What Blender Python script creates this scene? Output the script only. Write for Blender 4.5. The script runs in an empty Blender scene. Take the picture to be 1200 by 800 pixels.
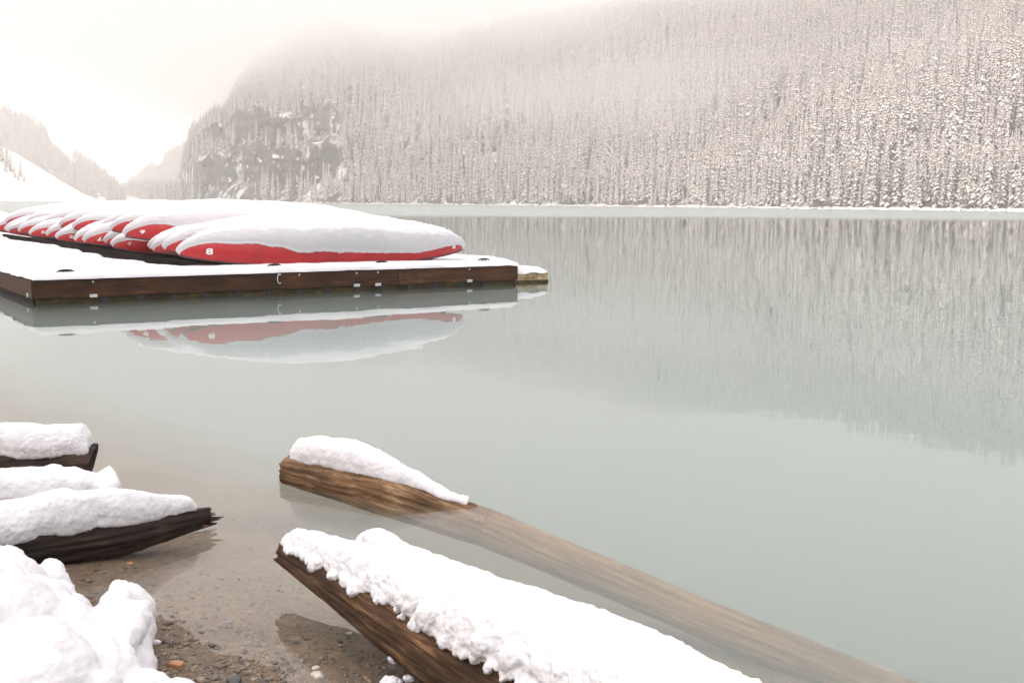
import bpy, bmesh, math, random
import numpy as np
from mathutils import Vector, Matrix

random.seed(7)
rng = np.random.default_rng(7)
scene = bpy.context.scene
COL = scene.collection
R = math.radians

# ------------------------------------------------------------------ camera
FPX, CAM_H, ROLL = 1300.0, 1.5, 0.0065          # focal length in photo pixels, eye height over the water, roll
PITCH = math.atan(162.9 / FPX)
e_h = Vector((1, 0, 0))
fwd = Vector((0, math.cos(PITCH), -math.sin(PITCH)))
up0 = Vector((0, math.sin(PITCH), math.cos(PITCH)))
cam_x = e_h * math.cos(ROLL) + up0 * math.sin(ROLL)
cam_y = up0 * math.cos(ROLL) - e_h * math.sin(ROLL)
EYE = Vector((0, 0, CAM_H))
cam_d = bpy.data.cameras.new('camera')
cam = bpy.data.objects.new('camera', cam_d); COL.objects.link(cam)
cam_d.sensor_width = 36.0; cam_d.lens = 36.0 * FPX / 1200.0
cam_d.clip_start = 0.05; cam_d.clip_end = 12000
M = Matrix((cam_x, cam_y, -fwd)).transposed().to_4x4(); M.translation = EYE
cam.matrix_world = M
scene.camera = cam

# ------------------------------------------------------------------ world, sun, exposure
SUN_EL, SUN_AZ = 38.0, -125.0                     # sun height; azimuth from +Y, negative = towards -X
world = bpy.data.worlds.new('World'); scene.world = world; world.use_nodes = True
wn, wl = world.node_tree.nodes, world.node_tree.links
wn.clear()
w_out = wn.new('ShaderNodeOutputWorld'); w_bg = wn.new('ShaderNodeBackground')
w_sky = wn.new('ShaderNodeTexSky'); w_sky.sky_type = 'NISHITA'; w_sky.sun_disc = False
w_sky.sun_elevation = R(SUN_EL); w_sky.sun_rotation = R(SUN_AZ)
w_mix = wn.new('ShaderNodeMix'); w_mix.data_type = 'RGBA'
w_mix.inputs[0].default_value = 0.93             # an overcast deck hides nearly all of the clear sky
w_mix.inputs[7].default_value = (7.3, 6.83, 6.76, 1)
w_tc = wn.new('ShaderNodeTexCoord'); w_sep = wn.new('ShaderNodeSeparateXYZ'); wl.new(w_tc.outputs['Generated'], w_sep.inputs[0])
w_abs = wn.new('ShaderNodeMath'); w_abs.operation = 'MAXIMUM'; w_abs.inputs[1].default_value = 0.0; wl.new(w_sep.outputs[2], w_abs.inputs[0])
w_gr = wn.new('ShaderNodeMath'); w_gr.operation = 'MULTIPLY_ADD'; w_gr.inputs[1].default_value = 2.0; w_gr.inputs[2].default_value = 1.0; wl.new(w_abs.outputs[0], w_gr.inputs[0])
w_sc = wn.new('ShaderNodeVectorMath'); w_sc.operation = 'SCALE'; wl.new(w_mix.outputs[2], w_sc.inputs[0]); wl.new(w_gr.outputs[0], w_sc.inputs['Scale'])
wl.new(w_sky.outputs[0], w_mix.inputs[6]); wl.new(w_sc.outputs[0], w_bg.inputs[0])
w_bg.inputs[1].default_value = 0.1
wl.new(w_bg.outputs[0], w_out.inputs[0])
sun_d = bpy.data.lights.new('sun', 'SUN'); sun_d.energy = 1.1; sun_d.angle = R(25); sun_d.color = (1, .90, .80)
sun = bpy.data.objects.new('sun', sun_d); COL.objects.link(sun)
sdir = Vector((math.sin(R(SUN_AZ)) * math.cos(R(SUN_EL)), math.cos(R(SUN_AZ)) * math.cos(R(SUN_EL)), math.sin(R(SUN_EL))))
sun.rotation_euler = sdir.to_track_quat('Z', 'Y').to_euler()
scene.view_settings.view_transform = 'Standard'; scene.view_settings.look = 'None'
scene.view_settings.gamma = 1.0; scene.view_settings.exposure = 0.46
scene.view_settings.use_curve_mapping = False
scene.render.engine = 'CYCLES'
cy = scene.cycles
cy.max_bounces = 14; cy.diffuse_bounces = 3; cy.glossy_bounces = 3; cy.transmission_bounces = 4
cy.volume_bounces = 12; cy.transparent_max_bounces = 10
cy.volume_step_rate = 1.0; cy.volume_max_steps = 128
cy.caustics_reflective = False; cy.caustics_refractive = False
cy.use_denoising = True

# ------------------------------------------------------------------ pixel helpers
def ray(px, py):
    return fwd * FPX + cam_x * (px - 600) - cam_y * (py - 400)
def P(px, py, z=0.0):                            # photo pixel -> point on the level plane z
    d = ray(px, py); return EYE + d * ((z - CAM_H) / d.z)
def AX(px, d):                                   # pixel column -> X at distance Y=d
    return (px - 600) / FPX * d
def HZ(px):                                      # horizon row at a pixel column
    return 233.2 + ROLL * px

# ------------------------------------------------------------------ noise
def _h(ix, iy, iz, seed):
    n = (ix * 374761393 + iy * 668265263 + iz * 2147483647 + seed * 1274126177) & 0xffffffff
    n = ((n ^ (n >> 13)) * 1274126177) & 0xffffffff
    n = ((n ^ (n >> 16)) * 2246822519) & 0xffffffff
    return ((n ^ (n >> 15)) & 0xffffff) / float(0xffffff) * 2 - 1
def vnoise(p, seed=0):
    p = np.asarray(p, float); i = np.floor(p).astype(np.int64); f = p - i
    f = f * f * f * (f * (f * 6 - 15) + 10); r = 0
    for dx in (0, 1):
        wx = f[..., 0] if dx else 1 - f[..., 0]
        for dy in (0, 1):
            wy = f[..., 1] if dy else 1 - f[..., 1]
            for dz in (0, 1):
                wz = f[..., 2] if dz else 1 - f[..., 2]
                r = r + wx * wy * wz * _h(i[..., 0] + dx, i[..., 1] + dy, i[..., 2] + dz, seed)
    return r
def fbm(p, octv=4, seed=0, gain=.5):
    p = np.asarray(p, float); a, s, r = 1.0, 1.0, 0
    for o in range(octv):
        r = r + a * vnoise(p * s + 17.3 * o, seed + o); a *= gain; s *= 2.03
    return r
def sstep(a, b, x):
    t = np.clip((np.asarray(x, float) - a) / (b - a), 0, 1); return t * t * (3 - 2 * t)

# ------------------------------------------------------------------ object helpers
def tag(o, label=None, cat=None, group=None, kind=None):
    if label: o['label'] = label
    if cat: o['category'] = cat
    if group: o['group'] = group
    if kind: o['kind'] = kind
    return o
def empty(name, loc=(0, 0, 0), rz=0.0):
    o = bpy.data.objects.new(name, None); COL.objects.link(o)
    o.location = loc; o.rotation_euler = (0, 0, rz); o.empty_display_size = .1; return o
def mesh(name, v, f, mat, smooth=True):
    me = bpy.data.meshes.new(name)
    me.from_pydata([tuple(map(float, q)) for q in v], [], [tuple(map(int, q)) for q in f])
    if mat: me.materials.append(mat)
    me.validate(); me.update()
    if smooth: me.polygons.foreach_set('use_smooth', [True] * len(me.polygons))
    return me
def link(name, me, parent=None, loc=None):
    o = bpy.data.objects.new(name, me); COL.objects.link(o)
    if parent: o.parent = parent
    if loc is not None: o.location = loc
    return o
def obj(name, v, f, mat, parent=None, smooth=True):
    return link(name, mesh(name, v, f, mat, smooth), parent)
def grid_faces(n, m, wrap=False, off=0):
    i, j = np.meshgrid(np.arange(n - 1), np.arange(m if wrap else m - 1), indexing='ij')
    a = i * m + j; b = i * m + (j + 1) % m; c = (i + 1) * m + (j + 1) % m; d = (i + 1) * m + j
    return (np.stack([a, b, c, d], -1).reshape(-1, 4) + off).tolist()
def box(x0, x1, y0, y1, z0, z1, bev=0.0):
    bm = bmesh.new(); bmesh.ops.create_cube(bm, size=1)
    for q in bm.verts:
        q.co = ((x0 + x1) / 2 + q.co.x * (x1 - x0), (y0 + y1) / 2 + q.co.y * (y1 - y0), (z0 + z1) / 2 + q.co.z * (z1 - z0))
    if bev: bmesh.ops.bevel(bm, geom=bm.edges[:], offset=bev, segments=2, affect='EDGES')
    bmesh.ops.recalc_face_normals(bm, faces=bm.faces[:])
    v = [tuple(q.co) for q in bm.verts]; bm.verts.index_update(); f = [[q.index for q in fc.verts] for fc in bm.faces]
    bm.free(); return v, f
def merge(parts):
    V, F = [], []
    for v, f in parts:
        o = len(V); V += [tuple(q) for q in v]; F += [[i + o for i in q] for q in f]
    return V, F
def tube(pts, rad, n=8, cap=True):
    pts = [Vector(p) for p in pts]; V, F = [], []
    for k, p in enumerate(pts):
        t = (pts[min(k + 1, len(pts) - 1)] - pts[max(k - 1, 0)]).normalized()
        a = t.orthogonal().normalized() if k == 0 else (a - t * a.dot(t)).normalized()
        b = t.cross(a); r = rad[k] if hasattr(rad, '__len__') else rad
        V += [p + (a * math.cos(2 * math.pi * j / n) + b * math.sin(2 * math.pi * j / n)) * r for j in range(n)]
    F = grid_faces(len(pts), n, True)
    if cap: F += [list(range(n))[::-1], list(range((len(pts) - 1) * n, len(pts) * n))]
    return V, F

# ------------------------------------------------------------------ materials
def new_mat(name):
    m = bpy.data.materials.new(name); m.use_nodes = True
    return m, m.node_tree.nodes, m.node_tree.links, m.node_tree.nodes['Principled BSDF']
def ramp(n, l, src, stops):
    r = n.new('ShaderNodeValToRGB'); cr = r.color_ramp
    while len(cr.elements) < len(stops): cr.elements.new(.5)
    for e, (p, c) in zip(cr.elements, stops): e.position = p; e.color = (*c, 1)
    l.new(src, r.inputs[0]); return r.outputs[0]
def tex(n, l, kind, scale, coord='Object', vec=(1, 1, 1), detail=6, rough=.6):
    c = n.new('ShaderNodeTexCoord'); mp = n.new('ShaderNodeMapping'); mp.inputs['Scale'].default_value = vec
    l.new(c.outputs[coord], mp.inputs[0])
    t = n.new('ShaderNodeTexNoise' if kind == 'n' else 'ShaderNodeTexVoronoi')
    t.inputs['Scale'].default_value = scale
    if kind == 'n': t.inputs['Detail'].default_value = detail; t.inputs['Roughness'].default_value = rough
    l.new(mp.outputs[0], t.inputs['Vector']); return t.outputs[0]
def bump(n, l, b, src, strength, dist):
    q = n.new('ShaderNodeBump'); q.inputs['Strength'].default_value = strength; q.inputs['Distance'].default_value = dist
    l.new(src, q.inputs['Height']); l.new(q.outputs[0], b.inputs['Normal']); return q

def snow_mat(name, scale, dist, col=(.61, .612, .638)):
    m, n, l, b = new_mat(name)
    b.inputs['Base Color'].default_value = (*col, 1); b.inputs['Roughness'].default_value = .75
    b.inputs['Specular IOR Level'].default_value = .2
    bump(n, l, b, tex(n, l, 'n', scale, detail=8, rough=.7), .5, dist); return m
SNOW = snow_mat('snow', 110, .010)
SNOW_FAR = snow_mat('snow_far', 6, .05)
def wood_mat(name, dark, mid, light, sc=1.0, axis=(.6, 9, 9), rough=.65, bd=.006, grain=False):
    m, n, l, b = new_mat(name)
    def nt(scale, ax, det=10):
        if not grain: return tex(n, l, 'n', scale, vec=ax, detail=det, rough=.7)
        a = n.new('ShaderNodeAttribute'); a.attribute_name = 'grain'; mp = n.new('ShaderNodeMapping'); mp.inputs['Scale'].default_value = ax
        l.new(a.outputs['Vector'], mp.inputs[0]); t = n.new('ShaderNodeTexNoise'); t.inputs['Scale'].default_value = scale
        t.inputs['Detail'].default_value = det; t.inputs['Roughness'].default_value = .7; l.new(mp.outputs[0], t.inputs['Vector']); return t.outputs[0]
    c = ramp(n, l, nt(4 * sc, axis), [(.3, dark), (.52, mid), (.75, light)])
    blot = ramp(n, l, nt(2.5 * sc, (1.2, 3, 3), 4), [(.35, (.45, .45, .45)), (.65, (1.15, 1.12, 1.1))])
    mx = n.new('ShaderNodeMix'); mx.data_type = 'RGBA'; mx.blend_type = 'MULTIPLY'; mx.inputs[0].default_value = 1
    l.new(c, mx.inputs[6]); l.new(blot, mx.inputs[7]); l.new(mx.outputs[2], b.inputs['Base Color'])
    b.inputs['Roughness'].default_value = rough; b.inputs['Specular IOR Level'].default_value = .16
    bump(n, l, b, nt(12 * sc, axis), .8, bd); return m
BARK = wood_mat('wet_log_wood', (.012, .007, .004), (.07, .036, .018), (.34, .20, .10), grain=True, axis=(.8, 9, 9), bd=.010, rough=.5)
BARK_DARK = wood_mat('soaked_dark_wood', (.006, .0045, .004), (.022, .014, .010), (.085, .055, .036), grain=True, axis=(.8, 9, 9), bd=.010, rough=.45)
GREY_LOG = wood_mat('weathered_log_wood', (.03, .017, .009), (.15, .085, .042), (.40, .28, .17), grain=True, axis=(.8, 9, 9), bd=.010, rough=.55)
FASCIA = wood_mat('stained_fascia_wood', (.020, .008, .004), (.055, .022, .009), (.11, .048, .02), sc=.7, axis=(.5, 8, 8), rough=.55, bd=.002)
FASCIA2 = wood_mat('stained_fascia_wood_light', (.036, .014, .006), (.085, .035, .015), (.16, .073, .034), sc=.7, axis=(.5, 8, 8), rough=.55, bd=.002)
BEAM = wood_mat('yellowish_float_wood', (.012, .010, .004), (.05, .036, .012), (.17, .125, .04), sc=1.2, rough=.7)  # dark timber streaked yellow-brown
PALE = wood_mat('pale_float_wood', (.16, .11, .05), (.42, .33, .19), (.58, .48, .31), sc=1.0, axis=(1.5, 5, 5), rough=.7)
n_, l_ = GREY_LOG.node_tree.nodes, GREY_LOG.node_tree.links; b_ = n_['Principled BSDF']; src = b_.inputs['Base Color'].links[0].from_socket
ge = n_.new('ShaderNodeNewGeometry'); sp = n_.new('ShaderNodeSeparateXYZ'); l_.new(ge.outputs['Position'], sp.inputs[0])
mr = n_.new('ShaderNodeMapRange'); mr.inputs[1].default_value = .0; mr.inputs[2].default_value = -.05; mr.inputs[3].default_value = 0; mr.inputs[4].default_value = .25; l_.new(sp.outputs[2], mr.inputs[0])
mx = n_.new('ShaderNodeMix'); mx.data_type = 'RGBA'; l_.new(mr.outputs[0], mx.inputs[0]); l_.new(src, mx.inputs[6]); mx.inputs[7].default_value = (.31, .24, .155, 1); l_.new(mx.outputs[2], b_.inputs['Base Color'])
DECK = wood_mat('wet_deck_wood', (.005, .0035, .003), (.012, .008, .006), (.025, .018, .014), rough=.8)
def plain(name, col, rough=.5, metal=0.0):
    m, n, l, b = new_mat(name); b.inputs['Base Color'].default_value = (*col, 1)
    b.inputs['Roughness'].default_value = rough; b.inputs['Metallic'].default_value = metal; return m
def speckled(name, c0, c1, sc, rough=.5, metal=0.0):
    m, n, l, b = new_mat(name); l.new(ramp(n, l, tex(n, l, 'n', sc), [(.35, c0), (.65, c1)]), b.inputs['Base Color'])
    b.inputs['Roughness'].default_value = rough; b.inputs['Metallic'].default_value = metal; return m
RED = speckled('red_canoe_hull', (.31, .006, .010), (.40, .012, .015), 3, .38)
TRIM = speckled('dark_gunwale', (.03, .012, .012), (.05, .02, .02), 8)
WHITE = speckled('white_number_paint', (.70, .69, .67), (.80, .79, .77), 20, .5)
STEEL = speckled('galvanised_steel', (.42, .44, .46), (.6, .62, .64), 30, .45, .6)
IRON = speckled('black_iron', (.006, .006, .007), (.015, .015, .016), 30, .7)

def terrain_mat(name, thr, rock=((.05, .042, .036), (.16, .135, .11)), sc=.05, snow=(.88, .87, .87)):
    m, n, l, b = new_mat(name)
    a = tex(n, l, 'n', sc, detail=10, rough=.75)
    rc = ramp(n, l, tex(n, l, 'n', sc * 4, detail=8), [(.35, rock[0]), (.7, rock[1])])
    f = ramp(n, l, a, [(thr - .05, (0, 0, 0)), (thr + .05, (1, 1, 1))])
    mx = n.new('ShaderNodeMix'); mx.data_type = 'RGBA'
    l.new(f, mx.inputs[0]); l.new(rc, mx.inputs[6]); mx.inputs[7].default_value = (*snow, 1)
    l.new(mx.outputs[2], b.inputs['Base Color']); b.inputs['Roughness'].default_value = .9
    b.inputs['Specular IOR Level'].default_value = .1
    bump(n, l, b, a, .6, 2.0); return m
FLOOR = terrain_mat('forest_floor', .55)
VALLEY = terrain_mat('valley_snow_floor', .40)
SCREE = terrain_mat('snowy_scree', .36, sc=.09)
GLACIER = terrain_mat('glacier_snow', .42, sc=.012, rock=((.06, .058, .06), (.14, .13, .13)))
NEEDLE, n_, l_, b_ = new_mat('spruce_needles')
l_.new(ramp(n_, l_, tex(n_, l_, 'n', 1.5), [(.35, (.06, .048, .037)), (.7, (.19, .155, .122))]), b_.inputs['Base Color']); b_.inputs['Roughness'].default_value = .9
TRUNK = speckled('spruce_bark', (.05, .04, .032), (.10, .08, .065), 3, .9)
TSNOW = speckled('branch_snow', (.86, .795, .745), (.93, .88, .84), 1.2, .9)

# cliff rock: strata in brown, grey and rust, snow on the ledges
CLIFF, n_, l_, b_ = new_mat('cliff_rock')
st = tex(n_, l_, 'n', .07, vec=(.6, .6, 1.8), detail=9, rough=.7)
cr = ramp(n_, l_, st, [(.30, (.035, .026, .022)), (.44, (.10, .065, .045)), (.54, (.15, .10, .068)), (.60, (.33, .175, .085)), (.65, (.20, .125, .075)), (.74, (.11, .085, .07))])
ge = n_.new('ShaderNodeNewGeometry'); sx = n_.new('ShaderNodeSeparateXYZ'); l_.new(ge.outputs['Normal'], sx.inputs[0])
sf = ramp(n_, l_, sx.outputs[2], [(.60, (0, 0, 0)), (.74, (1, 1, 1))])
mx = n_.new('ShaderNodeMix'); mx.data_type = 'RGBA'; l_.new(sf, mx.inputs[0]); l_.new(cr, mx.inputs[6]); mx.inputs[7].default_value = (.88, .87, .86, 1)
l_.new(mx.outputs[2], b_.inputs['Base Color']); b_.inputs['Roughness'].default_value = .9
bump(n_, l_, b_, tex(n_, l_, 'n', .4, vec=(1, 1, 2), detail=9, rough=.75), .7, .6)

# lake bed and pebbles
BEDM, n_, l_, b_ = new_mat('lake_bed_gravel')
g1 = tex(n_, l_, 'n', 26, detail=10, rough=.75); g2 = tex(n_, l_, 'n', 2.2, detail=5)
c1 = ramp(n_, l_, g1, [(.32, (.055, .037, .022)), (.5, (.125, .088, .054)), (.68, (.21, .15, .098))])
c2 = ramp(n_, l_, g2, [(.35, (.75, .72, .7)), (.65, (1.15, 1.1, 1.05))])
mx = n_.new('ShaderNodeMix'); mx.data_type = 'RGBA'; mx.blend_type = 'MULTIPLY'; mx.inputs[0].default_value = 1
l_.new(c1, mx.inputs[6]); l_.new(c2, mx.inputs[7]); l_.new(mx.outputs[2], b_.inputs['Base Color'])
b_.inputs['Roughness'].default_value = .7; bump(n_, l_, b_, g1, .8, .012)
PEB, n_, l_, b_ = new_mat('pebbles')
at = n_.new('ShaderNodeAttribute'); at.attribute_name = 'tint'
mx = n_.new('ShaderNodeMix'); mx.data_type = 'RGBA'; mx.blend_type = 'MULTIPLY'; mx.inputs[0].default_value = 1
l_.new(at.outputs['Color'], mx.inputs[6]); l_.new(ramp(n_, l_, tex(n_, l_, 'n', 90), [(.3, (.7, .7, .7)), (.7, (1.2, 1.2, 1.2))]), mx.inputs[7])
l_.new(mx.outputs[2], b_.inputs['Base Color']); b_.inputs['Roughness'].default_value = .5

# water: clear sheet with Fresnel mirror, milky turquoise body underneath
WATER = bpy.data.materials.new('lake_water'); WATER.use_nodes = True
n_, l_ = WATER.node_tree.nodes, WATER.node_tree.links; n_.clear()
wo = n_.new('ShaderNodeOutputMaterial'); ms = n_.new('ShaderNodeMixShader'); tr = n_.new('ShaderNodeBsdfTransparent')
gl = n_.new('ShaderNodeBsdfGlossy'); fr = n_.new('ShaderNodeFresnel'); fr.inputs[0].default_value = 1.42
ge = n_.new('ShaderNodeNewGeometry'); inv = n_.new('ShaderNodeMath'); inv.operation = 'SUBTRACT'; inv.inputs[0].default_value = 1
mu = n_.new('ShaderNodeMath'); mu.operation = 'MULTIPLY'
l_.new(ge.outputs['Backfacing'], inv.inputs[1]); l_.new(fr.outputs[0], mu.inputs[0]); l_.new(inv.outputs[0], mu.inputs[1])
mk = n_.new('ShaderNodeMapRange'); mk.inputs[1].default_value = 110; mk.inputs[2].default_value = 150; mk.inputs[3].default_value = 1.0; mk.inputs[4].default_value = .55
mu2 = n_.new('ShaderNodeMath'); mu2.operation = 'MULTIPLY'; l_.new(mu.outputs[0], mu2.inputs[0]); l_.new(mk.outputs[0], mu2.inputs[1])
l_.new(mu2.outputs[0], ms.inputs[0]); l_.new(tr.outputs[0], ms.inputs[1]); l_.new(gl.outputs[0], ms.inputs[2]); l_.new(ms.outputs[0], wo.inputs[0])
# wind-ruffled band along the far shore, calm water nearer
sp = n_.new('ShaderNodeSeparateXYZ'); l_.new(ge.outputs['Position'], sp.inputs[0])
wob = n_.new('ShaderNodeTexNoise'); wob.inputs['Scale'].default_value = .03; l_.new(ge.outputs['Position'], wob.inputs['Vector'])
ma = n_.new('ShaderNodeMath'); ma.operation = 'MULTIPLY_ADD'; ma.inputs[1].default_value = 30; l_.new(wob.outputs[0], ma.inputs[0]); l_.new(sp.outputs[1], ma.inputs[2])
mr = n_.new('ShaderNodeMapRange'); mr.inputs[1].default_value = 110; mr.inputs[2].default_value = 150; mr.inputs[3].default_value = .005; mr.inputs[4].default_value = .22
l_.new(ma.outputs[0], mr.inputs[0]); l_.new(ma.outputs[0], mk.inputs[0]); l_.new(mr.outputs[0], gl.inputs['Roughness'])
rip = n_.new('ShaderNodeTexNoise'); rip.inputs['Scale'].default_value = 1.1; rip.inputs['Detail'].default_value = 3; l_.new(ge.outputs['Position'], rip.inputs['Vector'])
bp = n_.new('ShaderNodeBump'); bp.inputs['Strength'].default_value = .012; bp.inputs['Distance'].default_value = .2
l_.new(rip.outputs[0], bp.inputs['Height']); l_.new(bp.outputs[0], gl.inputs['Normal'])
pv = n_.new('ShaderNodeVolumePrincipled'); pv.inputs['Color'].default_value = (.49, .58, .555, 1); pv.inputs['Density'].default_value = .48
pv.inputs['Anisotropy'].default_value = .0
l_.new(pv.outputs[0], wo.inputs[1])

# ------------------------------------------------------------------ the lake, its bed and the beach
def shore_s(x, y): return (x + 1.36) * .75 + (y - 4.17) * .66 + .20
def bed_z(x, y):
    s = shore_s(x, y); sp_ = np.maximum(s, 0)
    z = np.where(s < 0, -.13 * s, -.10 * sp_ - .042 * sp_ ** 2)
    z = np.where(s > 6, -2.11 - (sp_ - 6) * .25, z)
    z = np.maximum(z, -9.0)
    q = np.stack([x, y, x * 0], -1)
    return z + .012 * fbm(q * .9, 3, 5) * (1 + np.clip(s, 0, 3)) + .005 * fbm(q * 5, 3, 9)
def bed_sheet():
    a = np.concatenate([np.linspace(-6, 6, 170), 6 + np.geomspace(.2, 2600, 60)]); a = np.concatenate([-(6 + np.geomspace(.2, 2600, 60))[::-1], a])
    b = np.concatenate([np.linspace(-8, 1.6, 20), np.linspace(1.8, 9, 120), 9 + np.geomspace(.2, 3600, 70)])
    X, Y = np.meshgrid(b * 0 + 0 if False else a, b, indexing='ij')
    Z = bed_z(X, Y)
    V = np.stack([X, Y, Z], -1).reshape(-1, 3)
    return V, [q[::-1] for q in grid_faces(len(a), len(b))]
v, f = bed_sheet()
tag(obj('lake_bed', v, f, BEDM), kind='structure')
v, f = box(-2550, 2550, -20, 3550, -12, 0)
tag(obj('lake_water', v, f, WATER, smooth=False), kind='structure')

# ------------------------------------------------------------------ mountains
SH = np.array([(1560, 235), (1300, 258), (1200, 268), (1000, 330), (850, 395), (700, 470), (550, 560), (400, 640), (300, 700), (240, 800), (215, 1000), (200, 1400), (193, 2200)], float)
SHXY = np.stack([AX(SH[:, 0], SH[:, 1]), SH[:, 1]], -1)
def shore_d(px): return np.interp(px, SH[::-1, 0], SH[::-1, 1])
def shore_dist(x, y):
    best = np.full(x.shape, 1e9)
    for a, b in zip(SHXY[:-1], SHXY[1:]):
        d = b - a; t = np.clip(((x - a[0]) * d[0] + (y - a[1]) * d[1]) / (d @ d), 0, 1)
        best = np.minimum(best, np.hypot(x - a[0] - t * d[0], y - a[1] - t * d[1]))
    return best
def cliff_mask(px): return sstep(204, 244, px) * (1 - sstep(370, 540, px))
STEP1 = lambda px: 26 + 7 * np.sin(px * .07) + 4 * np.sin(px * .23)
STEP2 = lambda px: 52 + 6 * np.sin(px * .05 + 1) + 4 * np.sin(px * .19)
def hill_z(px, t):
    d = shore_d(px) + t; x = AX(px, d)
    ds = shore_dist(x, d)
    q = np.stack([x, d, x * 0], -1)
    a = np.interp(px, [300, 450, 700, 1000], [.74, .72, .58, .50]) * ds + sstep(20, 120, ds) * (9 * fbm(q / 130, 3, 3) + 3 * fbm(q / 35, 2, 4))
    z = np.where(a < 100, a, 100 + 55 * (1 - np.exp(-(a - 100) / 55)))
    s1, s2 = STEP1(px), STEP2(px); wd = 5 + 70 * sstep(388, 425, px)
    zc = .42 * np.minimum(t, s1) + 22 * sstep(s1, s1 + wd, t) + .30 * np.clip(t - s1, 0, 26) + 16 * sstep(s2, s2 + wd, t) + np.interp(px, [225, 255, 300, 350, 410], [.0, .04, .20, .36, .45]) * np.maximum(t - s2 - 5, 0)
    zc = np.where(zc < 100, zc, 100 + 55 * (1 - np.exp(-(zc - 100) / 55))) + 1.5 * fbm(q / 14, 2, 8)
    m = cliff_mask(px)
    z = np.maximum(z, zc) * m + z * (1 - m); z = np.where(t < 90, z * (1 - m) + zc * m, z * sstep(90, 140, t) + (z * (1 - m) + zc * m) * (1 - sstep(90, 140, t)))
    return np.where(t < 2.5, t * .32, z * sstep(0, 8, t) + .8) - .05
pxs = np.concatenate([np.linspace(204, 430, 190), np.linspace(433, 1540, 170)])
ts = np.concatenate([[-3, -.5], np.linspace(0, 10, 9), np.linspace(12, 75, 55), np.linspace(80, 620, 70)])
PX, T = np.meshgrid(pxs, ts, indexing='ij')
D = shore_d(PX) + T; Z = hill_z(PX, np.maximum(T, 0)); Z = np.where(T < 0, -1.2, Z)
tag(obj('mountainside', np.stack([AX(PX, D), D, Z], -1).reshape(-1, 3), grid_faces(len(pxs), len(ts)), FLOOR), kind='structure')

def cliff(name, p0, p1, step, zlo, zhi, seed):
    u = np.linspace(p0, p1, 220); w = np.linspace(0, 1, 46)
    U, W = np.meshgrid(u, w, indexing='ij')
    edge = sstep(p0, p0 + 14, U) * (1 - sstep(p1 - 22, p1, U))
    z0 = zlo(U) - 5; z1 = zlo(U) + (zhi(U) - zlo(U)) * (.25 + .75 * edge) + 2.5 * fbm(np.stack([U / 9, U * 0, U * 0], -1), 3, seed)
    Zc = z0 + (z1 - z0) * W
    base = shore_d(U) + step(U) - 1.5 + 5.5 * W
    q = np.stack([U / 10, Zc / 11, U * 0 + seed], -1)
    rel = 4.5 * fbm(q, 3, seed, .5) + 2.2 * np.abs(fbm(np.stack([U / 5, Zc / 25, U * 0], -1), 3, seed + 3))
    ledge = np.mod(Zc + 1.5 * fbm(np.stack([U / 20, U * 0, U * 0], -1), 2, seed + 5), 6.5) / 6.5
    d = base + rel + 2.2 * ledge - 3.0 + (1 - edge) * 7
    return tag(obj(name, np.stack([AX(U, d), d, Zc], -1).reshape(-1, 3), grid_faces(len(u), len(w)), CLIFF), kind='structure')
cliff('cliff', 222, 402, STEP1, lambda p: .42 * STEP1(p), lambda p: .42 * STEP1(p) + 23, 11)
cliff('cliff', 228, 408, STEP2, lambda p: .42 * STEP1(p) + 30, lambda p: .42 * STEP1(p) + 47, 23)

def ridge(name, ptsky, d0, dtop, mat, amp, seed, n=140, m=60, foot=0.0, power=1.0):
    """A slope rising from a foot line at d0 to the skyline of (px, row) pairs at dtop."""
    sk = np.array(ptsky, float); u = np.linspace(sk[0, 0], sk[-1, 0], n); w = np.linspace(0, 1.35, m)
    U, W = np.meshgrid(u, w, indexing='ij')
    hs = (HZ(U) - np.interp(U, sk[:, 0], sk[:, 1])) / FPX * dtop
    d = d0 + (dtop - d0) * W
    q = np.stack([AX(U, d), d, U * 0], -1)
    z = hs * np.where(W < 1, W ** power, 1 - (W - 1) * .8) + foot + amp * fbm(q / (amp * 9), 4, seed) * sstep(0, .25, W) * np.clip(hs / 30, .05, 1)
    o = tag(obj(name, np.stack([AX(U, d), d, z], -1).reshape(-1, 3), grid_faces(n, m), mat), kind='structure')
    def zf(px, dd):
        W = (dd - d0) / (dtop - d0); hs = (HZ(px) - np.interp(px, sk[:, 0], sk[:, 1])) / FPX * dtop
        q = np.stack([AX(px, dd), dd, px * 0], -1)
        return hs * np.where(W < 1, W ** power, 1 - (W - 1) * .8) + foot + amp * fbm(q / (amp * 9), 4, seed) * sstep(0, .25, W) * np.clip(hs / 30, .05, 1)
    return o, zf
_, z_scree = ridge('scree_slope', [(-160, 95), (-60, 130), (0, 163), (30, 182), (60, 203), (100, 226), (118, 232), (127, 233.6)], 980, 1110, SCREE, 3, 31)
_, z_left = ridge('valley_slope', [(-160, 60), (-60, 100), (0, 128), (40, 146), (70, 166), (100, 190), (125, 212), (142, 226), (200, 231), (240, 232)], 1180, 1560, VALLEY, 9, 41)
_, z_far = ridge('far_ridge', [(110, 233), (135, 228), (160, 216), (190, 195), (215, 176), (240, 160), (300, 130)], 1700, 2050, VALLEY, 12, 51)
ridge('glacier_peak', [(-200, 100), (20, 105), (90, 118), (130, 138), (150, 148), (180, 160), (215, 168), (235, 160), (330, 120)], 2250, 2800, GLACIER, 45, 61, power=.8)

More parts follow.
